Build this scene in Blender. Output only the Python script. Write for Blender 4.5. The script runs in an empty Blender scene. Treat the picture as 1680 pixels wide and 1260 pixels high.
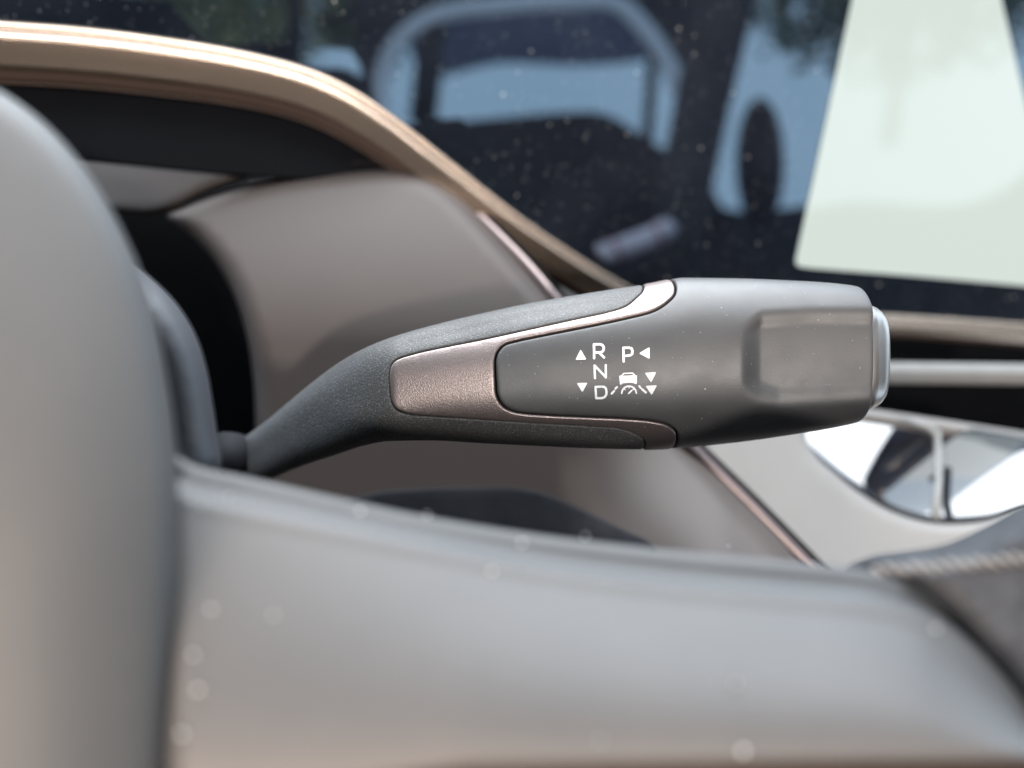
import bpy, math, random
import numpy as np
from mathutils import Vector, Matrix
from mathutils.geometry import delaunay_2d_cdt

random.seed(7); np.random.seed(7)
sc = bpy.context.scene
COL = sc.collection

# ------------------------------------------------------------------ camera, world, lamps, exposure
K = 0.6                                   # tan(half horizontal field of view)
FOCUS = 0.1655
cam_d = bpy.data.cameras.new('camera')
cam_d.sensor_width = 36.0; cam_d.lens = 18.0 / K
cam_d.clip_start = 0.005; cam_d.clip_end = 100.0
cam_d.dof.use_dof = True; cam_d.dof.focus_distance = FOCUS
cam_d.dof.aperture_fstop = (cam_d.lens / 1000.0) / 0.0041     # 4.1 mm entrance pupil
cam = bpy.data.objects.new('camera', cam_d); COL.objects.link(cam)
cam.rotation_euler = (math.radians(90), 0, 0)
sc.camera = cam

world = bpy.data.worlds.new('World'); sc.world = world; world.use_nodes = True
bg = world.node_tree.nodes['Background']
bg.inputs[0].default_value = (0.68, 0.83, 1.0, 1); bg.inputs[1].default_value = 2.5

def area(name, loc, target, size, sizey, power, color):
    l = bpy.data.lights.new(name, 'AREA'); l.shape = 'RECTANGLE'
    l.size = size; l.size_y = sizey; l.energy = power; l.color = color
    o = bpy.data.objects.new(name, l); COL.objects.link(o); o.location = loc
    o.rotation_euler = (Vector(target) - Vector(loc)).to_track_quat('-Z', 'Y').to_euler()
    return o
area('roof_glass_light', (-0.02, 0.16, 0.60), (0.0, 0.16, 0), 0.90, 0.60, 13.0, (0.97, 0.985, 1.0))
area('side_window_light', (0.31, -1.05, -0.155), (0.0, 0.2, 0.0), 0.07, 0.05, 9.5, (1.0, 0.93, 0.88))
area('seat_bounce_light', (-0.26, -0.46, -0.24), (0.0, 0.08, -0.03), 0.36, 0.20, 8.5, (1.0, 0.76, 0.60))  # added warm lamp, stands in for light bounced off an unseen seat
area('added_rear_fill', (0.35, -0.55, 0.60), (0.9, -0.9, 0.0), 0.40, 0.40, 6.0, (0.95, 0.96, 1.0))  # added fill lamp under the headliner, brightens the mirrored window frame

sc.view_settings.view_transform = 'Standard'; sc.view_settings.look = 'None'
sc.view_settings.exposure = 0.0; sc.view_settings.gamma = 1.0
sc.view_settings.use_curve_mapping = False
sc.render.engine = 'CYCLES'
sc.cycles.use_denoising = True
sc.cycles.max_bounces = 8
sc.cycles.caustics_reflective = False; sc.cycles.caustics_refractive = False
sc.cycles.sample_clamp_indirect = 6.0

# ------------------------------------------------------------------ helpers
def at(px, py, d):
    """the point that stands d metres in front of the lens at picture position px, py"""
    px = np.asarray(px, float); py = np.asarray(py, float); d = np.asarray(d, float)
    return np.stack([(px - 840) / 840 * K * d, d + 0 * px, -(py - 630) / 840 * K * d], -1)

def curve(pts):
    """smooth function y(x) through the points (monotone cubic)"""
    p = np.array(sorted(pts), float); x, y = p[:, 0], p[:, 1]
    h = np.diff(x); dl = np.diff(y) / h; m = np.zeros(len(x))
    m[0], m[-1] = dl[0], dl[-1]
    for i in range(1, len(x) - 1):
        if dl[i-1] * dl[i] > 0:
            w1, w2 = 2*h[i] + h[i-1], h[i] + 2*h[i-1]
            m[i] = (w1 + w2) / (w1 / dl[i-1] + w2 / dl[i])
    def f(q):
        q = np.asarray(q, float); i = np.clip(np.searchsorted(x, q) - 1, 0, len(x) - 2)
        t = np.clip((q - x[i]) / h[i], 0, 1)
        return ((2*t**3 - 3*t*t + 1) * y[i] + (t**3 - 2*t*t + t) * h[i] * m[i]
                + (-2*t**3 + 3*t*t) * y[i+1] + (t**3 - t*t) * h[i] * m[i+1])
    return f

def catmull(pts, n=8, closed=True):
    P = [np.array(p, float) for p in pts]; out = []; N = len(P)
    for i in range(N if closed else N - 1):
        g = (lambda j: P[j % N]) if closed else (lambda j: P[min(max(j, 0), N - 1)])
        a, b, c, d = g(i-1), g(i), g(i+1), g(i+2)
        t01 = max(np.linalg.norm(b-a), 1e-9)**.5; t12 = max(np.linalg.norm(c-b), 1e-9)**.5; t23 = max(np.linalg.norm(d-c), 1e-9)**.5
        m1 = (c-b) + t12*((b-a)/t01 - (c-a)/(t01+t12)); m2 = (c-b) + t12*((d-c)/t23 - (d-b)/(t12+t23))
        for k in range(n):
            t = k / n
            out.append((2*t**3-3*t*t+1)*b + (t**3-2*t*t+t)*m1 + (-2*t**3+3*t*t)*c + (t**3-t*t)*m2)
    if not closed: out.append(P[-1])
    return np.array(out)

def resample(poly, step, closed=True):
    p = np.vstack([poly, poly[:1]]) if closed else poly
    s = np.concatenate([[0], np.cumsum(np.linalg.norm(np.diff(p, axis=0), axis=1))])
    n = max(int(round(s[-1] / step)), 4)
    q = np.linspace(0, s[-1], n + (0 if closed else 1), endpoint=not closed)
    return np.stack([np.interp(q, s, p[:, k]) for k in range(p.shape[1])], -1)

def inside(pts, poly):
    x, y = pts[:, 0], pts[:, 1]; r = np.zeros(len(pts), bool)
    a = poly; b = np.roll(poly, -1, 0)
    for (x0, y0), (x1, y1) in zip(a, b):
        if y0 == y1: continue
        c = ((y0 > y) != (y1 > y)) & (x < (x1 - x0) * (y - y0) / (y1 - y0) + x0)
        r ^= c
    return r

def dist_to(pts, poly):
    a = poly; b = np.roll(poly, -1, 0); d = np.full(len(pts), 1e9)
    for p, q in zip(a, b):
        e = q - p; L = max(e @ e, 1e-12)
        t = np.clip(((pts - p) @ e) / L, 0, 1)
        d = np.minimum(d, np.linalg.norm(pts - (p + t[:, None] * e), axis=1))
    return d

def area2(poly): return 0.5 * np.sum(poly[:, 0]*np.roll(poly[:, 1], -1) - np.roll(poly[:, 0], -1)*poly[:, 1])

def inset(poly, d):
    if area2(poly) < 0: poly = poly[::-1]
    t = np.roll(poly, -1, 0) - np.roll(poly, 1, 0); t /= np.maximum(np.linalg.norm(t, axis=1), 1e-9)[:, None]
    return poly + d * np.stack([-t[:, 1], t[:, 0]], -1)

def region(outline, r, sp, grid_phase=0.0, rings=(0.12, 0.35, 0.65, 1.0), holes=()):
    """triangulated filled outline -> points, triangles, distance to the rim, number of rim points"""
    poly = outline if area2(outline) > 0 else outline[::-1]
    pts = [poly]
    for f in rings:
        if r <= 0: break
        q = inset(poly, r * f)
        ok = inside(q, poly) & (dist_to(q, poly) > 0.8 * r * f)
        pts.append(q[ok])
    lo, hi = poly.min(0), poly.max(0)
    gx, gy = np.meshgrid(np.arange(lo[0] + sp/2, hi[0], sp), np.arange(lo[1] + sp/2, hi[1], sp))
    gx = gx + (np.arange(gx.shape[0])[:, None] % 2) * sp * 0.5
    g = np.stack([gx.ravel(), gy.ravel()], -1); g = g[inside(g, poly)]
    if len(g): g = g[dist_to(g, poly) > r + sp * 0.4]
    pts.append(g)
    P = np.vstack(pts); n = len(poly)
    hp = []
    for h in holes: hp.append((len(P), len(h))); P = np.vstack([P, h])
    edges = [(i, (i + 1) % n) for i in range(n)]
    for s, m in hp: edges += [(s + i, s + (i + 1) % m) for i in range(m)]
    vo, eo, fo, ov, oe, of = delaunay_2d_cdt([Vector(p) for p in P], edges, [], 0, 1e-6)
    V = np.array([[v[0], v[1]] for v in vo]); F = [tuple(f) for f in fo]
    C = np.array([V[list(f)].mean(0) for f in F])
    keep = inside(C, poly)
    for h in holes: keep &= ~inside(C, h)
    F = [f for f, k in zip(F, keep) if k]
    d = dist_to(V, poly)
    remap = {}
    for new, olds in enumerate(ov):
        for o in olds: remap[o] = new
    rim = [remap[i] for i in range(n)]
    return V, F, d, rim

def bevel_drop(d, r):
    if r <= 0: return np.zeros_like(d)
    q = np.clip(1 - d / r, 0, 1)
    return 1 - np.sqrt(np.maximum(1 - q*q, 0))

def link(name, V, F, mat, parent=None, smooth=True, sharp=None):
    me = bpy.data.meshes.new(name)
    me.from_pydata([tuple(map(float, v)) for v in V], [], [tuple(int(i) for i in f) for f in F]); me.update()
    if smooth:
        me.polygons.foreach_set('use_smooth', [True] * len(me.polygons))
        if sharp: me.set_sharp_from_angle(angle=math.radians(sharp))
    me.materials.append(mat)
    o = bpy.data.objects.new(name, me); COL.objects.link(o)
    if parent:
        o.parent = parent
        q = parent; M = Matrix()
        while q: M = Matrix.Translation(q.location) @ M if q.type == 'EMPTY' else M; q = q.parent
        o.matrix_parent_inverse = M.inverted() if parent.type == 'EMPTY' else Matrix()
    return o

def thing(name, label, cat, loc):
    o = bpy.data.objects.new(name, None); COL.objects.link(o); o.location = [float(c) for c in loc]
    o.empty_display_size = 0.01
    o['label'] = label; o['category'] = cat
    return o
def tag(o, label, cat, group=None):
    o['label'] = label; o['category'] = cat
    if group: o['group'] = group
    return o

def grid_faces(nu, nv, closed_v=False, base=0):
    F = []
    for i in range(nu - 1):
        for j in range(nv if closed_v else nv - 1):
            F.append((base+i*nv+j, base+i*nv+(j+1) % nv, base+(i+1)*nv+(j+1) % nv, base+(i+1)*nv+j))
    return F

def sheet(name, outline, depth, mat, parent=None, bevel=12, drop=0.002, sp=14, skirt=0.004, step=6, sm=6, sharp=None):
    """a moulded panel: filled outline (picture positions) at the distance depth(px,py), rolled edge, turned-in rim"""
    poly = resample(catmull(outline, sm), step)
    V2, F, d, rim = region(poly, bevel, sp)
    D = depth(V2[:, 0], V2[:, 1]) + drop * bevel_drop(d, bevel)
    V = at(V2[:, 0], V2[:, 1], D); F = [f[::-1] if False else f for f in F]
    n0 = len(V); back = at(V2[rim, 0], V2[rim, 1], D[rim] + skirt)
    c = np.mean(V[rim], 0)
    V = np.vstack([V, back]); m = len(rim)
    F += [(rim[i], n0+i, n0+(i+1) % m, rim[(i+1) % m]) for i in range(m)]
    o = link(name, V, F, mat, parent, True, sharp or 70)
    fix_normals(o); return o

def fix_normals(o):
    import bmesh
    bm = bmesh.new(); bm.from_mesh(o.data)
    # outward = towards the lens for the biggest share of the surface
    s = 0.0
    bmesh.ops.recalc_face_normals(bm, faces=bm.faces)
    for f in bm.faces: s += f.normal.dot(-f.calc_center_median().normalized()) * f.calc_area()
    if s < 0: bmesh.ops.reverse_faces(bm, faces=bm.faces)
    bm.to_mesh(o.data); bm.free()

def tube(path, rad, seg=12, caps=True):
    path = np.array(path, float); n = len(path); V = []; F = []
    rad = np.full(n, rad) if np.isscalar(rad) else np.array(rad)
    up = np.array([0.13, 0.2, 0.97])
    for i in range(n):
        t = path[min(i+1, n-1)] - path[max(i-1, 0)]; t /= np.linalg.norm(t)
        a = np.cross(t, up); a /= np.linalg.norm(a); b = np.cross(t, a)
        for k in range(seg):
            w = 2*math.pi*k/seg; V.append(path[i] + rad[i]*(math.cos(w)*a + math.sin(w)*b))
    F = grid_faces(n, seg, True)
    if caps: F += [tuple(range(seg))[::-1], tuple(range((n-1)*seg, n*seg))]
    return V, F

# ------------------------------------------------------------------ materials
def mat(name, color, rough=0.5, metal=0.0, spec=0.5, grain=None, mottle=None, dust=None, speck=None,
        emit=None, ior=1.5, sheen=0.0, coat=0.0, rough_var=None, tint=None):
    m = bpy.data.materials.new(name); m.use_nodes = True
    nt = m.node_tree; N = nt.nodes; L = nt.links; b = N['Principled BSDF']
    b.inputs['Base Color'].default_value = (*color, 1); b.inputs['Roughness'].default_value = rough
    b.inputs['Metallic'].default_value = metal; b.inputs['Specular IOR Level'].default_value = spec
    b.inputs['IOR'].default_value = ior; b.inputs['Coat Weight'].default_value = coat
    b.inputs['Sheen Weight'].default_value = sheen
    geo = N.new('ShaderNodeNewGeometry'); pos = geo.outputs['Position']
    col = None
    def noise(scale, det=3, rgh=0.6):
        n = N.new('ShaderNodeTexNoise'); n.inputs['Scale'].default_value = scale
        n.inputs['Detail'].default_value = det; n.inputs['Roughness'].default_value = rgh
        L.new(pos, n.inputs['Vector']); return n
    def mix(fac, a, bcol):
        x = N.new('ShaderNodeMix'); x.data_type = 'RGBA'
        if fac is not None: L.new(fac, x.inputs[0])
        if isinstance(a, tuple): x.inputs[6].default_value = (*a, 1)
        else: L.new(a, x.inputs[6])
        if isinstance(bcol, tuple): x.inputs[7].default_value = (*bcol, 1)
        else: L.new(bcol, x.inputs[7])
        return x.outputs[2]
    def ramp(src, lo, hi):
        r = N.new('ShaderNodeMapRange'); r.inputs[1].default_value = lo; r.inputs[2].default_value = hi
        L.new(src, r.inputs[0]); return r.outputs[0]
    col = color
    if mottle:                       # (scale, second colour, lo, hi)
        sca, c2, lo, hi = mottle
        col = mix(ramp(noise(sca).outputs[0], lo, hi), col, c2)
    if speck:                        # metallic flake: (scale, colour, lo, hi)
        sca, c2, lo, hi = speck
        col = mix(ramp(noise(sca, 1).outputs[0], lo, hi), col, c2)
    rsrc = None
    if rough_var:                    # (scale, amount)
        mr = N.new('ShaderNodeMapRange'); mr.inputs[1].default_value = 0.3; mr.inputs[2].default_value = 0.7
        mr.inputs[3].default_value = rough - rough_var[1]; mr.inputs[4].default_value = rough + rough_var[1]
        L.new(noise(rough_var[0], 4).outputs[0], mr.inputs[0]); rsrc = mr.outputs[0]
        L.new(rsrc, b.inputs['Roughness'])
    for k, du in enumerate(dust or []):   # each (cells per metre, radius in cells, share kept, colour)
        sca, rad, share, c2 = du
        v = N.new('ShaderNodeTexVoronoi'); v.inputs['Scale'].default_value = sca; v.feature = 'F1'
        mp = N.new('ShaderNodeMapping'); L.new(pos, mp.inputs[0]); mp.inputs['Location'].default_value = (0.37*k, 0.11*k, 0.73*k)
        nz = noise(sca * 2.2, 1); ad = N.new('ShaderNodeMix'); ad.data_type = 'VECTOR'; ad.inputs[0].default_value = 0.0
        L.new(mp.outputs[0], v.inputs['Vector'])
        sep = N.new('ShaderNodeSeparateColor'); L.new(v.outputs['Color'], sep.inputs[0])
        keep = N.new('ShaderNodeMath'); keep.operation = 'LESS_THAN'; keep.inputs[1].default_value = share; L.new(sep.outputs[0], keep.inputs[0])
        # radius varies from speck to speck
        rr = N.new('ShaderNodeMapRange'); rr.inputs[3].default_value = rad*0.35; rr.inputs[4].default_value = rad; L.new(sep.outputs[1], rr.inputs[0])
        dd = N.new('ShaderNodeMath'); dd.operation = 'DIVIDE'; L.new(v.outputs['Distance'], dd.inputs[0]); L.new(rr.outputs[0], dd.inputs[1])
        soft = N.new('ShaderNodeMapRange'); soft.inputs[1].default_value = 0.55; soft.inputs[2].default_value = 1.0
        soft.inputs[3].default_value = 1.0; soft.inputs[4].default_value = 0.0; L.new(dd.outputs[0], soft.inputs[0])
        mu = N.new('ShaderNodeMath'); mu.operation = 'MULTIPLY'; L.new(soft.outputs[0], mu.inputs[0]); L.new(keep.outputs[0], mu.inputs[1])
        col = mix(mu.outputs[0], col, c2)
        if metal > 0 or rough < 0.25:
            pass
    if not isinstance(col, tuple): L.new(col, b.inputs['Base Color'])
    if grain:                        # (scale, strength, distance)
        bp = N.new('ShaderNodeBump'); bp.inputs['Strength'].default_value = grain[1]; bp.inputs['Distance'].default_value = grain[2]
        L.new(noise(grain[0], 2, 0.5).outputs[0], bp.inputs['Height']); L.new(bp.outputs[0], b.inputs['Normal'])
    if emit:
        b.inputs['Emission Color'].default_value = (*emit[0], 1); b.inputs['Emission Strength'].default_value = emit[1]
    if tint: b.inputs['Specular Tint'].default_value = (*tint, 1)
    return m

WHITE_DUST = (0.75, 0.73, 0.70)
M = {}
M['arm'] = mat('grained_black_plastic', (0.054, 0.0525, 0.050), 0.55, spec=0.6, grain=(2600, 0.55, 0.00025), speck=(3200, (0.16, 0.165, 0.17), 0.55, 0.75),
               dust=[(700, 0.10, 0.10, WHITE_DUST)], rough_var=(60, 0.08))
M['knob'] = mat('satin_black_knob', (0.052, 0.0515, 0.0515), 0.46, spec=0.8, grain=(5200, 0.25, 0.00012), mottle=(90, (0.059, 0.058, 0.057), 0.35, 0.7),
                dust=[(900, 0.12, 0.10, (0.45, 0.43, 0.42)), (420, 0.08, 0.22, (0.45, 0.43, 0.42)), (1800, 0.2, 0.06, (0.4, 0.39, 0.38))], rough_var=(120, 0.05))
M['silver'] = mat('satin_mauve_metal', (0.30, 0.252, 0.24), 0.40, metal=0.85, grain=(4200, 0.35, 0.00015),
                  speck=(4600, (0.24, 0.20, 0.19), 0.42, 0.62), dust=[(800, 0.12, 0.15, WHITE_DUST)])
M['button'] = mat('satin_silver_button', (0.52, 0.49, 0.455), 0.36, metal=0.95, grain=(2500, 0.15, 0.0001))
M['black'] = mat('deep_black_plastic', (0.0015, 0.0015, 0.0018), 0.7, spec=0.08, mottle=(200, (0.0025, 0.0025, 0.003), 0.4, 0.6))
M['arm_back'] = mat('dark_matte_plastic', (0.015, 0.016, 0.019), 0.7, spec=0.15, mottle=(80, (0.027, 0.028, 0.032), 0.3, 0.7))
M['print'] = mat('white_print', (0.92, 0.91, 0.90), 0.5, mottle=(1300, (0.74, 0.73, 0.72), 0.45, 0.75))
M['hub'] = mat('satin_grey_airbag_cover', (0.070, 0.073, 0.075), 0.60, spec=0.5, grain=(1800, 0.2, 0.0002), mottle=(40, (0.080, 0.081, 0.081), 0.3, 0.7))
M['spoke'] = mat('satin_grey_spoke', (0.080, 0.081, 0.082), 0.55, spec=0.5, grain=(1500, 0.12, 0.0002), mottle=(60, (0.090, 0.0895, 0.089), 0.3, 0.7))
M['back'] = mat('grained_dark_wheel_back', (0.048, 0.052, 0.060), 0.5, grain=(1500, 0.6, 0.0004), dust=[(900, 0.12, 0.12, (0.6, 0.62, 0.66))])
M['leather'] = mat('grey_leather', (0.046, 0.050, 0.056), 0.65, spec=0.3, grain=(900, 1.0, 0.0006), mottle=(260, (0.024, 0.026, 0.030), 0.35, 0.65))
M['thread'] = mat('pale_thread', (0.26, 0.25, 0.235), 0.8, grain=(4000, 0.5, 0.0003))
M['gold'] = mat('satin_gold_metal', (0.60, 0.46, 0.35), 0.27, metal=0.92, grain=(3800, 0.3, 0.00018), speck=(4200, (0.50, 0.375, 0.285), 0.42, 0.62))
M['brown'] = mat('bronze_under_lip', (0.20, 0.135, 0.105), 0.45, metal=0.4, grain=(2500, 0.2, 0.0002))
M['dark_brown'] = mat('dark_brown_trim', (0.030, 0.019, 0.015), 0.6, spec=0.2, grain=(1500, 0.3, 0.0002))
M['taupe'] = mat('taupe_soft_plastic', (0.074, 0.056, 0.048), 0.55, grain=(2600, 0.25, 0.0002), mottle=(50, (0.069, 0.053, 0.046), 0.3, 0.7),
                 dust=[(160, 0.06, 0.06, (0.6, 0.55, 0.5))])
M['light'] = mat('lit_taupe_plastic', (0.26, 0.247, 0.232), 0.5, grain=(2600, 0.25, 0.0002), mottle=(50, (0.245, 0.233, 0.22), 0.3, 0.7))  # lit copy of the taupe: the side panel's brightness is put into colour
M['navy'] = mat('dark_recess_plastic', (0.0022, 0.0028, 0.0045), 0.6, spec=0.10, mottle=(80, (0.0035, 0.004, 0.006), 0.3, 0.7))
M['glass'] = mat('black_display_glass', (0.006, 0.007, 0.011), 0.015, ior=2.3, tint=(0.62, 0.84, 1.0),
                 mottle=(22, (0.014, 0.016, 0.022), 0.45, 0.7),
                 dust=[(330, 0.20, 0.12, (0.42, 0.40, 0.37)), (170, 0.10, 0.25, (0.60, 0.57, 0.52)), (900, 0.24, 0.3, (0.24, 0.24, 0.245)), (520, 0.16, 0.3, (0.34, 0.33, 0.31))])
M['screen'] = mat('lit_screen', (0.02, 0.02, 0.02), 0.05, ior=1.6, emit=((0.655, 0.735, 0.675), 1.0))
M['gloss'] = mat('piano_black', (0.012, 0.014, 0.020), 0.02, ior=2.3)
M['ventgrey'] = mat('grey_vent_slat', (0.26, 0.26, 0.25), 0.4, mottle=(200, (0.23, 0.23, 0.22), 0.3, 0.7))
M['mauve'] = mat('mauve_trim_metal', (0.34, 0.265, 0.25), 0.38, metal=0.7, speck=(3000, (0.27, 0.21, 0.20), 0.42, 0.62))
M['pale_trim'] = mat('pale_pillar_cloth', (0.72, 0.69, 0.72), 0.9, grain=(900, 0.3, 0.001))
M['dark_cloth'] = mat('dark_seat_leather', (0.013, 0.010, 0.010), 0.7, spec=0.2, grain=(600, 0.3, 0.001))
M['shell'] = mat('dark_cabin_lining', (0.011, 0.010, 0.010), 0.8, grain=(300, 0.3, 0.001))
M['white_cloth'] = mat('pale_tube_cloth', (0.70, 0.58, 0.62), 0.6, grain=(600, 0.3, 0.001))
M['red'] = mat('red_piping', (0.35, 0.02, 0.03), 0.6, grain=(900, 0.3, 0.001))
M['leaf'] = mat('dark_foliage', (0.035, 0.055, 0.030), 0.7, mottle=(14, (0.06, 0.085, 0.04), 0.4, 0.6))
M['bark'] = mat('bark', (0.08, 0.06, 0.045), 0.9, grain=(60, 0.6, 0.01))

# ------------------------------------------------------------------ display, bezel trim, dashboard (behind the stalk)
A_YAW, A_UP = math.radians(18), math.radians(-4)
PN = np.array([math.sin(A_YAW)*math.cos(A_UP), -math.cos(A_YAW)*math.cos(A_UP), math.sin(A_UP)])   # the display faces right and a touch down
P0 = at(900, 250, 0.285)
def plane_depth(px, py, off=0.0):
    """distance of the display's face at a picture position; off lifts it off the glass towards the driver"""
    r = at(px, py, 1.0); return ((P0 + off * PN) @ PN) / (r @ PN)

dash = thing('dashboard', 'taupe car dashboard behind the gear stalk, with column shroud and recess', 'dashboard', at(700, 700, 0.27))
disp = thing('display', 'wide glossy black display with a lit pale screen area, behind the gold trim', 'display', at(1200, 200, 0.30))

poly = np.array([(-260, -110), (1990, -110), (1990, 545), (1060, 545), (860, 430), (620, 240), (300, 120), (-260, 60)], float)
def flat_plate(name, poly, off, thick, m, parent, bevel=3, drop=0.0004, sp=60, step=12):
    return sheet(name, poly, lambda x, y: plane_depth(x, y, off), m, parent, bevel=bevel, drop=drop, sp=sp, skirt=thick, step=step, sm=1)
flat_plate('glass', poly, 0.0, 0.006, M['glass'], disp, sp=120, step=25)
flat_plate('screen', [(1411, -60), (1309, 410), (1305, 430), (1309, 437), (1330, 440), (1500, 453), (1760, 476), (1700, 240), (1650, 30), (1630, -60)],
           0.0004, 0.0003, M['screen'], disp, bevel=3, drop=0.0001, sp=60, step=8)

# gold bezel trim: a rolled strip swept along the lower edge of the display
tp = catmull([(-140, 22), (0, 34), (130, 44), (260, 60), (400, 84), (500, 110), (570, 140), (640, 185), (720, 247), (850, 350), (940, 412), (1000, 450),
              (1060, 482), (1120, 503), (1200, 510), (1320, 512), (1450, 514), (1680, 529), (1900, 545)], 10, False)
tp = resample(tp, 10, False)
wid = curve([(-140, 104), (0, 98), (250, 92), (400, 86), (560, 80), (700, 70), (850, 62), (1000, 54), (1120, 44), (1450, 36), (1900, 42)])
tn = np.gradient(tp, axis=0); tn /= np.linalg.norm(tn, axis=1)[:, None]; nrm = np.stack([-tn[:, 1], tn[:, 0]], -1)
prof = [(-0.02, -0.002), (0.0, 0.0014), (0.03, 0.0030), (0.06, 0.0035), (0.09, 0.0034), (0.11, 0.0031), (0.125, 0.0036), (0.15, 0.0050), (0.18, 0.0066), (0.21, 0.0078), (0.24, 0.0084), (0.265, 0.00855), (0.285, 0.0085), (0.31, 0.00835),
        (0.43, 0.0076), (0.52, 0.0070), (0.62, 0.00635), (0.72, 0.0057), (0.78, 0.0053), (0.81, 0.0040)]
def trim_rails(prof):
    V = []
    for p, n in zip(tp, nrm):
        for f, off in prof:
            g = min(max((p[0] - 1060) / 160, 0), 1); f2 = f*(1-g) + g*float(np.interp(f, [-0.02, 0, 0.10, 0.27, 0.81, 1.06], [-0.02, 0, 0.05, 0.62, 0.90, 1.06]))
            off = off*(1-g) + g*float(np.interp(f, [-0.02, 0.0, 0.10, 0.27, 0.81, 1.06], [-0.002, 0.0008, 0.0032, 0.0054, 0.0040, -0.002]))
            q = p + n * f2 * wid(p[0]); V.append(at(q[0], q[1], plane_depth(q[0], q[1], off)))
    return V
bez = thing('bezel_trim', 'satin gold metal trim strip curving below the black display', 'trim', at(600, 200, 0.26))
o = link('trim_face', trim_rails(prof), grid_faces(len(tp), len(prof)), M['gold'], bez); fix_normals(o)
prof2 = [(0.80, 0.0041), (0.82, 0.0034), (0.86, 0.0030), (0.94, 0.0020), (1.0, 0.0010), (1.03, -0.004)]
o = link('under_lip', trim_rails(prof2), grid_faces(len(tp), len(prof2)), M['brown'], bez); fix_normals(o)

prof3 = [(1.01, 0.0), (1.02, 0.0022), (1.035, 0.0026), (1.05, 0.0022), (1.06, -0.002)]
o = link('lower_line', trim_rails(prof3), grid_faces(len(tp), len(prof3)), M['brown'], bez); fix_normals(o)
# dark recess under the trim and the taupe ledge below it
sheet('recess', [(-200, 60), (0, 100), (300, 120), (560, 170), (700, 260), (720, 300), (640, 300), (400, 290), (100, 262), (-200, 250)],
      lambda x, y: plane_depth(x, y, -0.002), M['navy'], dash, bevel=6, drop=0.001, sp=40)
sheet('ledge', [(-60, 222), (60, 226), (230, 240), (420, 254), (560, 263), (640, 268), (560, 270), (470, 279), (400, 293), (330, 317), (290, 338), (250, 351), (200, 350), (60, 340), (-60, 330)],
      lambda x, y: 0.266 - 0.00010*(y - 260), M['taupe'], dash, bevel=13, drop=0.004, sp=9, skirt=0.03)
sheet('opening', [(60, 250), (400, 290), (640, 290), (640, 800), (500, 960), (60, 960)], lambda x, y: 0.325 + 0*x, M['black'], dash, bevel=8, drop=0.001, sp=50)
def sstep(x): x = np.clip(x, 0, 1); return x*x*(3-2*x)
def shroud_depth(x, y):
    t = (y - 560) / 300.0
    return 0.246 + 0.020*np.clip(-t, 0, None)**1.6 - 0.0015*np.clip(t, 0, None)**2.0 + 0.000012*(x - 600) - 0.00016*np.clip(y - 720, 0, None)*sstep((x - 900)/300.0)
sheet('column_shroud', [(272, 352), (300, 338), (340, 322), (400, 304), (470, 290), (560, 279), (640, 274), (700, 285), (760, 330), (800, 372), (870, 452), (960, 555), (1060, 660), (1125, 730),
                        (1200, 805), (1310, 925), (1340, 1000), (900, 1010), (520, 980), (440, 900), (424, 800), (420, 700), (416, 620), (404, 545), (380, 475), (350, 425), (312, 385), (278, 362)],
      shroud_depth, M['taupe'], dash, bevel=30, drop=0.010, sp=10, skirt=0.04)
sheet('dark_arch', [(540, 840), (600, 812), (680, 802), (780, 799), (850, 801), (900, 812), (960, 838), (1020, 868), (1075, 900), (1075, 990), (540, 990)],
      lambda x, y: shroud_depth(x, y) - 0.0025, M['arm_back'], dash, bevel=4, drop=0.001, sp=14, skirt=0.01)  # dark arched sheet just in front of the shroud
def right_depth(x, y): return 0.292 - 0.00008*(y - 700) - 0.00003*(x - 1200)
sheet('side_panel', [(775, 345), (830, 350), (960, 460), (1100, 500), (1300, 640), (1330, 735), (1372, 778), (1420, 815), (1470, 842), (1530, 858), (1610, 856), (1680, 838), (1900, 800), (1900, 1040), (1350, 1040), (1180, 800), (960, 560)],
      right_depth, M['light'], dash, bevel=14, drop=0.004, sp=14, skirt=0.02)
# diagonal trim strip between the shroud and the side panel
sp_ = resample(catmull([(748, 318), (800, 368), (860, 430), (912, 490), (1000, 588), (1060, 655), (1140, 738), (1225, 822), (1318, 918), (1380, 985)], 8, False), 8, False)
sn = np.gradient(sp_, axis=0); sn /= np.linalg.norm(sn, axis=1)[:, None]; sn = np.stack([-sn[:, 1], sn[:, 0]], -1)
wd = curve([(740, 10), (900, 17), (1130, 17), (1380, 20)])
def strip_depth(x, y): return np.interp(x, [740, 780, 900, 1130, 1400], [0.279, 0.275, 0.260, 0.254, 0.25]) + 0*y
def strip(prof, nm, m):
    V = []
    for p, n in zip(sp_, sn):
        for f, off in prof:
            q = p + n * f * wd(p[0]); V.append(at(q[0], q[1], float(strip_depth(q[0], q[1])) - off))
    o = link(nm, V, grid_faces(len(sp_), len(prof)), m, ds); fix_normals(o)
ds = thing('seam_trim', 'narrow mauve metal strip running diagonally between the taupe panels', 'trim', at(1100, 700, 0.245))
strip([(-1.0, -0.02), (-0.95, 0.0), (-0.3, 0.0002), (0.3, 0.0002), (1.1, 0.0), (1.15, -0.03)], 'gasket', M['black'])
strip([(-0.50, 0.0001), (-0.47, 0.0012), (-0.38, 0.0019), (-0.1, 0.0024), (0.2, 0.0024), (0.42, 0.0018), (0.50, 0.0001)], 'strip_face', M['mauve'])

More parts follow.
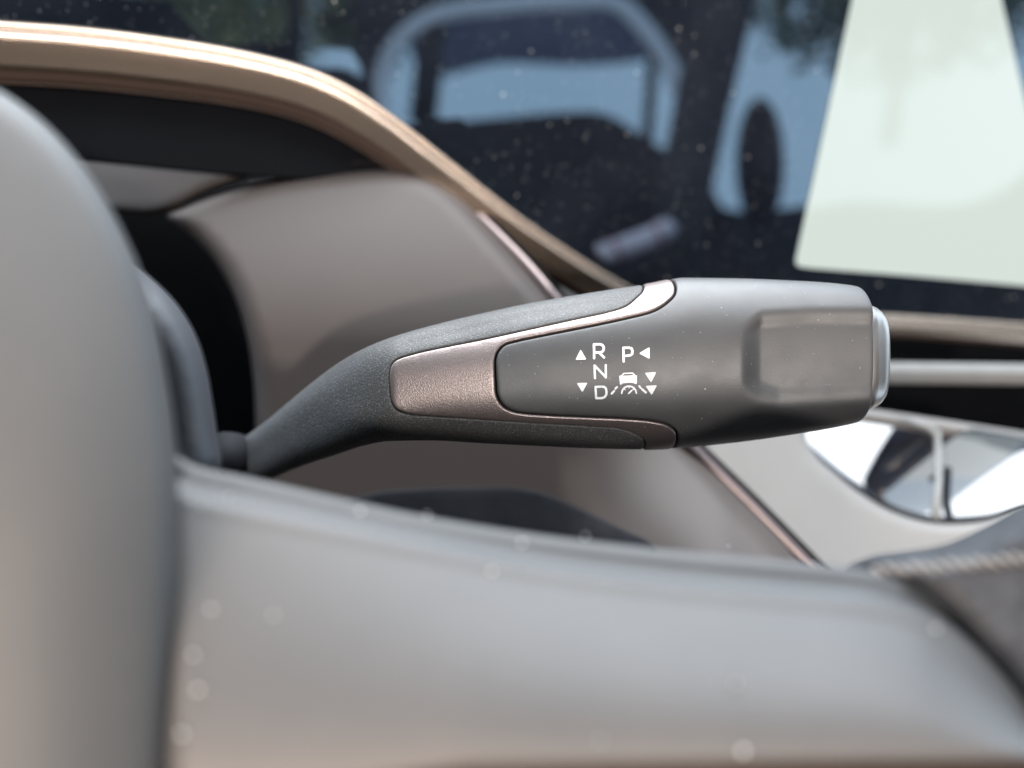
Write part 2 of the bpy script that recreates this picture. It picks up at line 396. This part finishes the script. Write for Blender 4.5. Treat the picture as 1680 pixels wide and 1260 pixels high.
# centre air vent under the display, right of the stalk
vent = thing('air_vent', 'black air vent with horizontal grey slats under the gold trim', 'vent', at(1570, 640, 0.32))
sheet('housing', [(1300, 520), (1900, 520), (1900, 740), (1680, 725), (1500, 700), (1300, 690)], lambda x, y: 0.45 + 0*x, M['black'], vent, bevel=6, drop=0.002, sp=50, sm=1)
def bar(name, x0, x1, y0a, y0b, y1a, y1b, d, m, parent, bulge=0.003):
    n = 12; V = []; pr = [(0, 0.004), (0.0, 0.0012), (0.1, 0.0), (0.47, -0.0008), (0.5, 0.0), (0.53, -0.0006), (0.9, 0.0), (1.0, 0.0012), (1.0, 0.004)]
    for i in range(n + 1):
        t = i / n; x = x0 + (x1-x0)*t
        for f, off in pr:
            y = (y0a + (y0b-y0a)*t)*(1-f) + (y1a + (y1b-y1a)*t)*f; V.append(at(x, y, d + off))
    o = link(name, V, grid_faces(n+1, len(pr)), m, parent, True, 50); fix_normals(o); return o
bar('slat', 1380, 1900, 593, 600, 628, 634, 0.318, M['ventgrey'], vent)
bar('slat', 1380, 1900, 664, 742, 688, 768, 0.308, M['light'], vent)
# piano-black dish below the vent with a thin post
dish = thing('console_dish', 'oval piano-black dish reflecting the bright windows, below the air vent', 'console', at(1550, 780, 0.30))
def dish_depth(x, y): return 0.330 - 0.00019*(y - 690) - 0.00012*(x - 1400) + 0.00000012*(x - 1560)**2 + 0.0000004*(y - 780)**2
sheet('dish_surface', [(1270, 684), (1440, 682), (1560, 695), (1680, 718), (1900, 760), (1900, 790), (1680, 836), (1610, 853), (1530, 855), (1470, 840), (1420, 813), (1370, 775), (1325, 735)],
      dish_depth, M['gloss'], dish, bevel=10, drop=0.002, sp=10, skirt=0.01)
V, F = tube([at(1490, 690, 0.300), at(1520, 700, 0.299), at(1536, 712, 0.2985), at(1541, 740, 0.296), at(1540, 790, 0.288), at(1535, 850, 0.274)], [0.0012, 0.0014, 0.0018, 0.0015, 0.0013, 0.0016], 14)
link('post', V, F, M['ventgrey'], dish)

# ------------------------------------------------------------------ gear stalk
D0 = 0.1655; k0 = K * D0 / 840.0
Tc = curve([(330, 778), (370, 745), (400, 722), (450, 684), (520, 626), (560, 596), (600, 573), (640, 556), (680, 543), (740, 527), (800, 513), (860, 500), (920, 489), (1000, 476),
            (1060, 467), (1085, 462), (1118, 457), (1200, 458), (1300, 462), (1360, 466), (1392, 470), (1408, 475), (1420, 484), (1428, 496), (1440, 520)])
Bc = curve([(330, 860), (370, 830), (450, 784), (500, 763), (560, 743), (600, 730), (640, 723), (700, 722), (800, 727), (900, 732), (1000, 736), (1060, 737), (1118, 734), (1200, 726),
            (1300, 712), (1370, 700), (1400, 693), (1415, 687), (1424, 680), (1431, 668), (1440, 645)])
offc = curve([(200, 0.052), (300, 0.040), (400, 0.026), (480, 0.016), (560, 0.0065), (620, 0.0012), (650, 0.0), (1500, 0.0)])
zsc = curve([(200, 0.009), (600, 0.011), (800, 0.0135), (1000, 0.0145), (1200, 0.0150), (1360, 0.0140), (1450, 0.0115)])
nnc = curve([(200, 3.4), (560, 3.2), (700, 2.5), (1000, 2.25), (1200, 2.25), (1440, 2.4)])
TH = np.radians(np.linspace(-168, 168, 337))
def sections(u):
    u = np.asarray(u, float).ravel(); X = (u - 840) * k0
    zs = zsc(u); Ds = D0 + offc(u) + zs
    pxs = 840 + X / (K * Ds) * 840
    Zt = -(Tc(pxs) - 630) / 840 * K * Ds; Zb = -(Bc(pxs) - 630) / 840 * K * Ds
    c = (Zt + Zb) / 2; h = (Zt - Zb) / 2; n = nnc(u)
    s, co = np.sin(TH)[None], np.cos(TH)[None]; e = (2 / n)[:, None]
    Z = c[:, None] + h[:, None] * np.sign(s) * np.abs(s)**e
    Y = Ds[:, None] - zs[:, None] * np.sign(co) * np.abs(co)**e
    L = np.concatenate([np.zeros((len(u), 1)), np.cumsum(np.hypot(np.diff(Z, axis=1), np.diff(Y, axis=1)), 1)], 1)
    L = (L - L[:, [168]]) / k0
    return X, Y, Z, L
def surf(u, v):
    X, Y, Z, L = sections(u); n = len(X); v = np.asarray(v, float).ravel()
    y = np.array([np.interp(v[i], L[i], Y[i]) for i in range(n)]); z = np.array([np.interp(v[i], L[i], Z[i]) for i in range(n)])
    return np.stack([X, y, z], -1)
def surf_n(u, v):
    u = np.asarray(u, float); v = np.asarray(v, float); e = 1.5
    a = surf(u + e, v) - surf(u - e, v); b = surf(u, v + e) - surf(u, v - e)
    n = np.cross(a, b); n /= np.maximum(np.linalg.norm(n, axis=1), 1e-12)[:, None]
    return n          # towards the lens on the front
def project(P): return 840 + P[:, 0] / P[:, 1] / K * 840, 630 - P[:, 2] / P[:, 1] / K * 840
def inv(px, py):
    px = np.atleast_1d(np.asarray(px, float)); py = np.atleast_1d(np.asarray(py, float)); u = px.copy(); v = 0*px
    for _ in range(7):
        X, Y, Z, L = sections(u)
        for i in range(len(u)):
            sl = slice(168-92, 168+93); q = 630 - Z[i, sl] / Y[i, sl] / K * 840
            o = np.argsort(q); v[i] = np.interp(py[i], q[o], L[i, sl][o])
        P = surf(u, v); qx, _ = project(P); u = u + (px - qx)
    return np.stack([u, v], -1)
def th(u, deg):
    X, Y, Z, L = sections([u]); return np.array([u, np.interp(math.radians(deg), TH, L[0])])
def uv_outline(items):
    out = []
    for it in items:
        out.append(th(it[1], it[2]) if it[0] == 't' else inv(it[0], it[1])[0])
    return np.array(out)

stalk = thing('gear_stalk', 'black column gear selector stalk with mauve metal inlay and white R N D P markings', 'gear selector', at(500, 780, 0.19))
def stalk_part(name, items, gap, bevel, m, sp=6, lift=0.0, extra=None, skirt=0.0016, parent=stalk, step=3.5, sm=6):
    ol = uv_outline(items)
    poly = resample(catmull(ol, sm), step)
    poly = resample(inset(poly, gap), step)
    V2, F, d, rim = region(poly, bevel, sp)
    N = surf_n(V2[:, 0], V2[:, 1]); P = surf(V2[:, 0], V2[:, 1])
    dz = lift - bevel * k0 * bevel_drop(d, bevel)
    if extra is not None: dz = dz + extra(P)
    V = P + N * dz[:, None]
    n0 = len(V); back = V[rim] - N[rim] * skirt; V = np.vstack([V, back]); mm = len(rim)
    F = list(F) + [(rim[i], n0+i, n0+(i+1) % mm, rim[(i+1) % mm]) for i in range(mm)]
    o = link(name, V, F, m, parent, True, 60); fix_normals(o); return o

Y1 = [(638, 612), (640, 603), (644, 595), (652, 589), (680, 580), (720, 571), (760, 563), (800, 555), (850, 544), (900, 533), (950, 522), (1000, 511), (1027, 502), (1043, 489), (1054, 477)]
Y2 = [(812, 608), (812, 590), (816, 577), (827, 565), (850, 558), (883, 551), (933, 541), (983, 531), (1033, 520), (1073, 509), (1095, 495), (1107, 480)]
Y3 = [(813, 630), (814, 645), (818, 657), (828, 669), (847, 677), (900, 682), (967, 685), (1033, 688), (1073, 692), (1097, 699), (1110, 713)]
Y4 = [(639, 640), (642, 660), (650, 672), (673, 680), (720, 684), (767, 687), (867, 694), (967, 700), (1017, 704), (1040, 712), (1056, 722)]
top_end_arm = [('t', 1070, 100), ('t', 1072, 150)]; bot_end_arm = [('t', 1070, -100), ('t', 1072, -150)]
arm_items = ([('t', 225, 150), ('t', 420, 150), ('t', 640, 150), ('t', 850, 150), ('t', 1000, 150)] + top_end_arm[::-1] + [(x, y) for x, y in Y1[::-1]]
             + [(x, y) for x, y in Y4] + bot_end_arm + [('t', 1000, -150), ('t', 850, -150), ('t', 640, -150), ('t', 420, -150), ('t', 225, -150), ('t', 225, -60), ('t', 225, 0), ('t', 225, 60)])
def arm_extra(P):
    qx, qy = project(P)
    # shallow groove where the front face steps down to the upper flank
    line = np.interp(qx, [600, 660, 800, 950, 1040], [590, 565, 531, 500, 484])
    g = np.exp(-((qy - line) / 7.0)**2) * np.clip((qx - 630) / 60, 0, 1) * np.clip((1040 - qx) / 80, 0, 1)
    return -0.00035 * g
stalk_part('arm', arm_items, 0.8, 3.0, M['arm'], sp=7, extra=arm_extra)
trim_items = (Y1 + [('t', 1074, 102), ('t', 1078, 150), ('t', 1116, 150), ('t', 1115, 100)] + Y2[::-1] + Y3
              + [('t', 1118, -100), ('t', 1120, -150), ('t', 1078, -150), ('t', 1074, -102)] + Y4[::-1])
stalk_part('inlay', trim_items, 0.9, 3.2, M['silver'], sp=6, lift=0.00010)
def sstep(x): x = np.clip(x, 0, 1); return x*x*(3-2*x)
def knob_extra(P):
    qx, qy = project(P); front = P[:, 1] < D0 + 0.0115
    l = sstep((qx - 1214) / 40.0)
    yt = np.interp(qx, [1216, 1250, 1330, 1420], [530, 506, 499, 500]); yb = np.interp(qx, [1230, 1280, 1430], [662, 680, 676])
    t = sstep((qy - yt) / 30.0); b = sstep((yb - qy) / 46.0)
    return np.where(front, -np.clip(0.0017 - 0.55*(P[:, 1] - D0), 0.0004, 0.002) * l * t * b, 0.0)
knob_items = (Y2 + [('t', 1118, 96), ('t', 1121, 150), ('t', 1200, 150), ('t', 1300, 150), ('t', 1400, 150), ('t', 1439, 150), ('t', 1440, 120), ('t', 1440, 90), ('t', 1441, 60), ('t', 1442, 30),
              ('t', 1442, 0), ('t', 1442, -30), ('t', 1442, -60), ('t', 1441, -90), ('t', 1441, -120), ('t', 1440, -150), ('t', 1400, -150), ('t', 1300, -150), ('t', 1200, -150), ('t', 1124, -150), ('t', 1121, -96)]
              + Y3[::-1])
knob = stalk_part('knob', knob_items, 1.9, 4.0, M['knob'], sp=4.5, extra=knob_extra)
# dark core that closes the gaps
us = np.arange(225, 1424, 8.0); V = []; th_i = list(range(0, 337, 8))
X, Y, Z, L = sections(us)
cY = Y[:, [168]]*0.5 + Y[:, [0]]*0.5; cZ = (Z.max(1) + Z.min(1))[:, None]/2
for i in range(len(us)):
    for j in th_i:
        y, z = Y[i, j], Z[i, j]; v = np.array([y - cY[i, 0], z - cZ[i, 0]]); n = np.linalg.norm(v); v *= (n - 0.0011) / n
        if us[i] > 1200: v[0] = v[0] * 0.70 if v[0] < 0 else v[0]
        V.append((X[i], cY[i, 0] + v[0], cZ[i, 0] + v[1]))
core = link('core', V, grid_faces(len(us), len(th_i), True) + [tuple(range(len(th_i))), tuple(range((len(us)-1)*len(th_i), len(us)*len(th_i)))], M['black'], stalk)
# silver end button
V = []; seg = 48
bs = [(1415, 91, 9.6, 0), (1429, 91, 9.6, 0), (1431, 89.5, 9.4, 0), (1440, 86.5, 9.0, 0), (1448, 81.5, 8.4, 0), (1454, 75, 7.6, 0), (1458, 66, 6.6, 0), (1460, 52, 5, 0), (1460.6, 25, 2.5, 0)]
for u, hh, zz, _ in bs:
    Dc = D0 + 0.0125
    for k in range(seg):
        w = 2*math.pi*k/seg; s, c = math.sin(w), math.cos(w); e = 2/3.4
        V.append(((u - 840)*1.04*k0, Dc - zz*0.001*math.copysign(abs(c)**e, c), -(584 - 630)*k0 + hh*k0*1.03*math.copysign(abs(s)**e, s)))
link('end_button', V, grid_faces(len(bs), seg, True) + [tuple(range((len(bs)-1)*seg, len(bs)*seg))], M['button'], stalk, True, 50)

# printed markings: raised ink, each on the knob's own surface
def zp(p): return np.array([920 + p[0]*180/1680, 540 + p[1]*180/1680])
def ink(name, polys):
    V, F = [], []
    for pl in polys:
        uv = inv(*np.array([zp(p) for p in pl]).T)
        uvr = resample(uv, 1.2)
        V2, F2, d, rim = region(uvr, 0, 2.5)
        N = surf_n(V2[:, 0], V2[:, 1]); P = surf(V2[:, 0], V2[:, 1]) + N * 0.00006
        b = len(V); n = len(P); V += list(P); F += [tuple(b+i for i in f) for f in F2]
        V += list(P[rim] - N[rim]*0.00012); m = len(rim)
        F += [(b+rim[i], b+n+i, b+n+(i+1) % m, b+rim[(i+1) % m]) for i in range(m)]
    o = link(name, V, F, M['print'], knob, False); fix_normals(o); return o
def stroke(path, w, closed=False):
    """outline polygon(s) of a round-ended pen stroke"""
    p = np.array(path, float); r = w/2
    if closed:
        p = resample(p, 8); a = inset(p, r); b = inset(p, -r)
        q = np.vstack([a, a[:1], b[:1], b[::-1]]); return [q]
    t = np.gradient(p, axis=0) if len(p) > 2 else np.repeat([p[1]-p[0]], 2, 0)
    seg = np.diff(p, axis=0); seg /= np.linalg.norm(seg, axis=1)[:, None]
    L, R = [], []
    for i in range(len(p)):
        s0 = seg[max(i-1, 0)]; s1 = seg[min(i, len(seg)-1)]
        n0 = np.array([-s0[1], s0[0]]); n1 = np.array([-s1[1], s1[0]]); m = n0+n1; m /= max(np.linalg.norm(m), 1e-6)
        c = max(m @ n0, 0.35); L.append(p[i]+m*r/c); R.append(p[i]-m*r/c)
    def cap(c, d):
        a = math.atan2(d[1], d[0]); return [c + r*np.array([math.cos(a+w), math.sin(a+w)]) for w in np.radians([-60, -30, 0, 30, 60])]
    return [np.array(L + cap(p[-1], seg[-1])[::-1] + R[::-1] + cap(p[0], -seg[0])[::-1])]
W = 36
ink('letter', stroke([(510, 446), (508, 240)], W) + stroke([(508, 234), (600, 232), (636, 244), (656, 272), (658, 310), (644, 340), (612, 356), (530, 360)], W) + stroke([(586, 358), (664, 436)], W))
ink('letter', stroke([(524, 752), (515, 556)], 34) + stroke([(517, 556), (690, 738)], 34) + stroke([(690, 742), (688, 550)], 34))
ink('letter', stroke([(532, 884), (541, 1050)], 34) + stroke([(541, 1056), (630, 1056), (672, 1040), (698, 1000), (700, 950), (688, 902), (660, 882), (620, 880)], 34) + stroke([(532, 884), (622, 880)], 34))
ink('letter', stroke([(962, 496), (958, 292)], W) + stroke([(958, 286), (1050, 286), (1086, 298), (1098, 336), (1092, 380), (1062, 402), (968, 412)], W))
for t in ([(305, 312), (222, 472), (394, 466)], [(243, 824), (410, 820), (330, 968)], [(1196, 370), (1360, 274), (1360, 458)], [(1286, 668), (1464, 658), (1382, 818)], [(1296, 868), (1474, 858), (1392, 1010)]):
    c = np.mean(t, 0); q = []
    for i in range(3):
        a, b, d = np.array(t[i-1], float), np.array(t[i], float), np.array(t[(i+1) % 3], float)
        e = (a-b)/np.linalg.norm(a-b); f = (d-b)/np.linalg.norm(d-b); q += [b+e*18, b+(e+f)*5, b+f*18]
    ink('arrow_mark', [np.array(q)])
ink('car_icon', [np.array([(893, 716), (930, 704), (958, 713), (1085, 706), (1112, 700), (1165, 706), (1166, 832), (1138, 842), (1122, 828), (1080, 822), (985, 824), (945, 832), (932, 848), (906, 848)]),
                 *stroke([(940, 706), (966, 678), (1100, 673), (1126, 700)], 20)])
arc = [(1045 + 112*math.cos(a), 985 - 112*math.sin(a)) for a in np.radians(np.linspace(178, 2, 15))]
ink('gauge_icon', stroke(arc, 26) + stroke([(1040, 984), (1062, 962), (1086, 938)], 24) + stroke([(1045, 880), (1045, 902)], 16) + stroke([(972, 914), (986, 928)], 16) + stroke([(1118, 912), (1104, 928)], 16))
for a, b, w in (((778, 988), (818, 946), 32), ((834, 914), (862, 886), 28), ((1200, 872), (1226, 902), 28), ((1246, 922), (1302, 968), 34)):
    ink('lane_mark', stroke([a, b], w))

# collar where the stalk leaves the column
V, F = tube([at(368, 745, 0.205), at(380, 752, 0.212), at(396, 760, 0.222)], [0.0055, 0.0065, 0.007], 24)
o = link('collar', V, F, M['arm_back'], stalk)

# ------------------------------------------------------------------ steering wheel in the foreground
wheel = thing('steering_wheel', 'blurred grey steering wheel with hub, lower spoke and stitched rim in front of the stalk', 'steering wheel', at(200, 1250, 0.08))
def hub_depth(x, y): return 0.0745 - 0.0000045*(np.minimum(y, 1500) - 700) + 0.00000006*(np.maximum(x, -500) + 100)**2 + 0.000000013*np.clip(1000 - y, 0, 1200)**2
sheet('hub', [(-2200, -100), (-420, 20), (-200, 80), (-80, 112), (0, 152), (60, 194), (120, 255), (178, 340), (222, 430), (252, 520), (272, 620), (286, 720), (292, 800), (291, 920), (286, 1060), (281, 1200), (278, 1500), (278, 3600), (-2200, 3600)],
      hub_depth, M['hub'], wheel, bevel=40, drop=0.0035, sp=45, skirt=0.02, step=14)  # outline carried left and down out of view to block stray light
yt = curve([(270, 735), (292, 748), (320, 764), (400, 782), (500, 805), (700, 848), (900, 880), (1100, 903), (1300, 921), (1390, 931), (1480, 948), (1560, 990), (1640, 1060), (1760, 1200)])
yh = curve([(270, 790), (320, 806), (400, 822), (500, 843), (700, 884), (900, 925), (1100, 951), (1300, 969), (1420, 979), (1500, 996), (1560, 1030), (1640, 1100), (1760, 1240)])
V = []; xs = np.concatenate([[262, 264, 267, 272, 278, 284, 290, 296, 304, 315], np.arange(330, 1760, 18.0)])
nface = 26
for x in xs:
    e = max(0.0, 1 - (x - 262) / 44.0); edge = 0.006 * (1 - math.sqrt(max(0, 1 - e*e)))
    a, b = float(yt(x)), float(yh(x)); rows = [(a + 6, 0.112), (a, 0.1005), (a + (b-a)*0.08, 0.0984), (a + (b-a)*0.22, 0.0977), (a + (b-a)*0.45, 0.0974), (a + (b-a)*0.66, 0.0972), (a + (b-a)*0.80, 0.0966), (b - 4, 0.0945), (b + 5, 0.0922), (b + 12, 0.0910), (b + 19, 0.0904), (b + 30, 0.0901)]
    y0, y1 = b + 30, max(float(np.interp(x, [260, 560, 760, 1700], [1330, 1285, 1254, 1240])), b + 60)
    for i in range(1, nface + 1):
        t = i / nface; rows.append((y0 + (y1 - y0)*t, 0.0901 - 0.0112*(1 - (1 - t)**1.7)))
    rows += [(y1 + 5, 0.0793), (y1 + 9, 0.0805), (y1 + 13, 0.085)]
    for y, d in rows: V.append(at(x, y, d + edge))
nr = len(rows)
o = link('spoke', V, grid_faces(len(xs), nr), M['spoke'], wheel, True, 80); fix_normals(o)
sheet('spoke_lower_panel', [(240, 1256), (700, 1254), (1200, 1252), (1720, 1250), (1900, 3600), (240, 3600)], lambda x, y: 0.0812 + 0*x, M['dark_brown'], wheel, bevel=8, drop=0.001, sp=40, sm=1)  # only the top edge shows; the rest is added below to block light
def back_depth(x, y): return 0.112 + 0.00004*(330 - x)*0 + 0.00001*(y-600)*0
sheet('back_cover', [(100, 380), (200, 420), (245, 455), (288, 498), (320, 550), (338, 605), (348, 660), (356, 715), (362, 765), (340, 800), (100, 800)],
      back_depth, M['back'], wheel, bevel=46, drop=0.010, sp=12, skirt=0.02)
def rim_depth(x, y): return 0.094 - 0.00002*(y - 900) + 0.00001*(1700 - x)
sheet('rim', [(1386, 934), (1430, 914), (1490, 905), (1550, 894), (1610, 868), (1680, 830), (1740, 805), (1800, 830), (1830, 1000), (1830, 1450), (1780, 1380), (1720, 1250), (1660, 1150), (1600, 1075), (1540, 1010), (1470, 960), (1420, 940)],
      rim_depth, M['leather'], wheel, bevel=55, drop=0.010, sp=16, skirt=0.02)
rimo = [o for o in wheel.children if o.name.startswith('rim')][0]
for i, x in enumerate(np.arange(1440, 1720, 21.0)):
    y = np.interp(x, [1440, 1520, 1600, 1720], [938, 932, 926, 916]) + random.uniform(-3, 3)
    p = [at(x - 9, y - 7, float(rim_depth(x, y)) - 0.0001), at(x, y - 1, float(rim_depth(x, y)) - 0.0007), at(x + 9, y + 6, float(rim_depth(x, y)) - 0.0001)]
    V, F = tube(p, [0.0002, 0.0003, 0.0002], 8); link('stitch', V, F, M['thread'], wheel)

# pale lint on the wheel (a few grains too small to name singly)
V, F = [], []
for px, py, d, r in [(332, 830, 0.0905, .28), (322, 1132, 0.0803, .34), (300, 1205, 0.0797, .34), (345, 1000, 0.0845, .26), (450, 1010, 0.0845, .28), (318, 1075, 0.0818, .28), (855, 890, 0.0925, .22), (808, 938, 0.0900, .24),
                     (1205, 1120, 0.0818, .28), (1220, 1232, 0.0787, .3), (1535, 1030, 0.086, .28), (985, 1215, 0.0788, .25), (592, 838, 0.0932, .2), (375, 815, 0.0925, .2), (700, 845, 0.096, .2), (960, 880, 0.097, .2)]:
    c = at(px, py, d); b = len(V)
    for s in ((1, 0, 0), (-1, 0, 0), (0, 1, 0), (0, -1, 0), (0, 0, 1), (0, 0, -1)): V.append(c + np.array(s)*r*0.0012*random.uniform(.4, 1.4))
    F += [(b+i, b+j, b+k) for i in (0, 1) for j in (2, 3) for k in (4, 5)]
M['lint'] = mat('pale_lint', (0.85, 0.82, 0.78), 0.5, mottle=(900, (0.7, 0.68, 0.66), 0.3, 0.7))
lint = link('lint', V, F, M['lint']); lint['kind'] = 'stuff'; tag(lint, 'scattered pale lint grains on the steering wheel spoke', 'dust')

# ------------------------------------------------------------------ the rest of the cabin, seen mirrored in the display
def mir(P):
    P = np.asarray(P, float); return P - 2 * ((P - P0) @ PN)[..., None] * PN
def mirror_sheet(name, outline, depth, m, thick=0.03, holes=(), parent=None, sm=1, step=10):
    poly = resample(catmull(outline, sm), step) if sm > 1 else resample(np.array(outline, float), step)
    hs = [resample(catmull(h, 6), step) for h in holes]
    V2, F, d, rim = region(poly, 0, 60, holes=hs)
    A = mir(at(V2[:, 0], V2[:, 1], depth)); B = mir(at(V2[:, 0], V2[:, 1], depth + thick)); n = len(A)
    from collections import Counter
    ec = Counter(); 
    for f in F:
        for i in range(3): ec[tuple(sorted((f[i], f[(i+1) % 3])))] += 1
    FF = list(F) + [tuple(n+i for i in f[::-1]) for f in F] + [(a, b, b+n, a+n) for (a, b), c in ec.items() if c == 1]
    return link(name, np.vstack([A, B]), FF, m, parent, False)
hole_arch = [(640, 470), (634, 200), (640, 120), (668, 66), (725, 36), (830, 22), (940, 16), (1005, 20), (1050, 60), (1090, 120), (1118, 190), (1110, 470)]
hole_right = [(1165, 330), (1172, 120), (1195, -20), (1300, -60), (1700, -60), (1720, 240), (1600, 330), (1400, 330)]
hole_left = [(488, 160), (500, 60), (496, -80), (572, -80), (582, 30), (576, 160)]
hole_far = [(205, 60), (200, -20), (240, -60), (400, -60), (458, -20), (462, 70), (330, 78)]
door = mirror_sheet('rear_door', [(-700, -700), (2600, -700), (2600, 1100), (-700, 1100)], 1.75, M['shell'], 0.04, [hole_arch, hole_right, hole_left, hole_far], step=22)
tag(door, 'dark cabin side with window openings, seen mirrored in the black display', 'car door')
fr = catmull([(622, 330), (620, 220), (626, 130), (652, 70), (715, 26), (830, 8), (940, 2), (1012, 6), (1062, 52), (1102, 116), (1130, 190), (1140, 260)], 8, False)
V, F = tube(mir(at(fr[:, 0], fr[:, 1], 1.70)), 0.017, 12); tag(link('window_frame', V, F, M['pale_trim']), 'pale arched window surround mirrored in the middle of the black display', 'window frame')
mt = bpy.data.materials.new('dimming_film'); mt.use_nodes = True
_n = mt.node_tree.nodes; _l = mt.node_tree.links; _n.remove(_n['Principled BSDF'])
_a = _n.new('ShaderNodeBsdfTransparent'); _a.inputs[0].default_value = (0.30, 0.31, 0.36, 1); _b = _n.new('ShaderNodeBsdfGlossy'); _b.inputs[1].default_value = 0.02
_m = _n.new('ShaderNodeMixShader'); _m.inputs[0].default_value = 0.06; _z = _n.new('ShaderNodeTexNoise'); _z.inputs['Scale'].default_value = 9
_l.new(_a.outputs[0], _m.inputs[1]); _l.new(_b.outputs[0], _m.inputs[2]); _l.new(_m.outputs[0], _n['Material Output'].inputs[0])
pane = mirror_sheet('dimming_pane', [(690, -20), (1040, -20), (1085, 60), (1068, 92), (960, 108), (820, 104), (690, 122)], 2.6, mt, 0.004, sm=4)  # added pane, its tint darkens the upper part of the mirrored window
tag(pane, 'added smoky pane dimming the top of the mirrored arched window', 'dimming pane')
for x0, y0, x1, y1, r in ((712, 30, 690, 230, .028), (1072, 70, 1060, 260, .012)):
    V, F = tube(mir(at(np.array([x0, x1]), np.array([y0, y1]), 1.72)), r, 10)
    tag(link('window_post', V, F, M['shell']), 'thick dim post at the left of the mirrored arched window' if r > .02 else 'thin dim post at the right of the mirrored arched window', 'post')
V, F = tube(mir(at(np.array([1215, 1185, 1150, 1120, 1095]), np.array([-120, 20, 180, 330, 520]), 1.25)), [0.05, 0.043, 0.040, 0.040, 0.042], 16)
tag(link('door_pillar', V, F, M['shell']), 'dark slanting door pillar mirrored left of the lit screen', 'pillar')
seat = mirror_sheet('rear_seat', [(560, 330), (640, 230), (700, 207), (830, 192), (930, 184), (990, 186), (1045, 216), (1110, 262), (1180, 330), (1250, 700), (500, 700)], 1.35, M['dark_cloth'], 0.12, sm=6)
tag(seat, 'dark rounded seat back mirrored below the arched window in the display', 'seat')
V, F = [], []
n = 20
for i in range(n + 1):
    a = math.pi * i / n
    for j in range(24):
        w = 2*math.pi*j/24
        V.append(mir(at(1247 + 40*math.sin(a)*math.cos(w), 268 - 108*math.cos(a), 1.45 + 0.05*math.sin(a)*math.sin(w))))
tag(link('headrest', V, grid_faces(n+1, 24, True), M['dark_cloth']), 'dark oval headrest mirrored against pale sky beside the lit screen', 'headrest')
bl = catmull([(972, 424), (985, 419), (1005, 412), (1040, 400), (1075, 386), (1094, 375), (1103, 366)], 6, False)
bol = thing('pale_tube', 'pale rounded tube with red piping mirrored low in the black display', 'seat', mir(at(1040, 400, 1.0)))  # pale rounded tube with red bands
V, F = tube(mir(at(bl[:, 0], bl[:, 1], 1.0)), np.interp(np.arange(len(bl)), [0, 3, 8, len(bl)-8, len(bl)-3, len(bl)-1], [0.003, 0.008, 0.012, 0.013, 0.010, 0.004]), 18); link('tube_body', V, F, M['white_cloth'], bol)
for x, y in ((1010, 410), (1078, 385)):
    V, F = tube(mir(at(np.array([x-2, x+2]), np.array([y+.8, y-.8]), 1.0)), 0.0136, 18); link('piping', V, F, M['red'], bol)

# lining round the camera: what the satin surfaces and the glass look at
def box(name, lo, hi, m, bev=0.02):
    import bmesh
    bm = bmesh.new(); bmesh.ops.create_cube(bm, size=1)
    for v in bm.verts: v.co = Vector([lo[i] + (hi[i]-lo[i])*(v.co[i]+.5) for i in range(3)])
    bmesh.ops.bevel(bm, geom=bm.edges[:], offset=bev, segments=3, affect='EDGES', profile=0.5)
    me = bpy.data.meshes.new(name); bm.to_mesh(me); bm.free(); me.materials.append(m)
    o = bpy.data.objects.new(name, me); COL.objects.link(o); return o
o = box('floor', (-0.9, -1.6, -0.72), (1.2, 0.9, -0.68), M['dark_cloth']); o['kind'] = 'structure'
for nm, lo, hi, m in (('headliner', (-0.9, -1.3, 0.66), (0.50, -0.32, 0.70), 'shell'), ('front_bulkhead', (-0.9, 0.46, -0.72), (1.3, 0.52, 0.06), 'shell'),
                      ('wall_left', (-0.72, -1.8, -0.72), (-0.66, 0.6, 0.10), 'shell'), ('wall_rear', (-0.9, -1.9, -0.72), (0.2, -1.84, 0.15), 'shell')):
    o = box(nm, lo, hi, M[m]); o['kind'] = 'structure'
# trees beyond the windows
M['olive'] = mat('olive_foliage', (0.26, 0.21, 0.08), 0.7, mottle=(6, (0.12, 0.13, 0.05), 0.4, 0.6))
def tree(loc, h, rad, label, seed, lm='leaf'):
    rnd = random.Random(seed)
    t = thing('tree', label, 'tree', loc)
    V, F = tube([np.array(loc), np.array(loc) + (0.05, 0, h*0.3), np.array(loc) + (0, 0.05, h*0.75)], [h*0.03, h*0.022, h*0.008], 8); link('trunk', V, F, M['bark'], t)
    V, F = [], []
    for i in range(1500):
        d = np.array([rnd.gauss(0, 1) for _ in range(3)]); d /= np.linalg.norm(d); r = rnd.random()**0.45
        c = np.array(loc) + (0, 0, h*0.62) + d*r*np.array([rad, rad, h*0.38]); b = len(V)
        a = np.array([rnd.gauss(0, 1) for _ in range(3)]); a /= np.linalg.norm(a); e = np.cross(a, d); s = 0.055*h*(0.6+rnd.random()*0.7)
        V += [c - a*s, c + e*s*0.5, c + a*s, c - e*s*0.5]; F.append((b, b+1, b+2, b+3))
    link('crown', V, F, M[lm], t, False)
a = mir(at(1480, 10, 6.0)); tree((a[0], a[1], a[2]-0.95), 1.9, 1.25, 'dark leafy tree mirrored above the headrest beside the lit screen', 3)
a = mir(at(330, 0, 5.0)); tree((a[0], a[1], a[2]-1.0), 1.7, 0.9, 'olive leafy tree mirrored at the top left of the display', 5, 'olive')
a = mir(at(600, -40, 5.5)); tree((a[0], a[1], a[2]-1.0), 1.6, 0.35, 'small dark tree mirrored left of the arched window', 8)
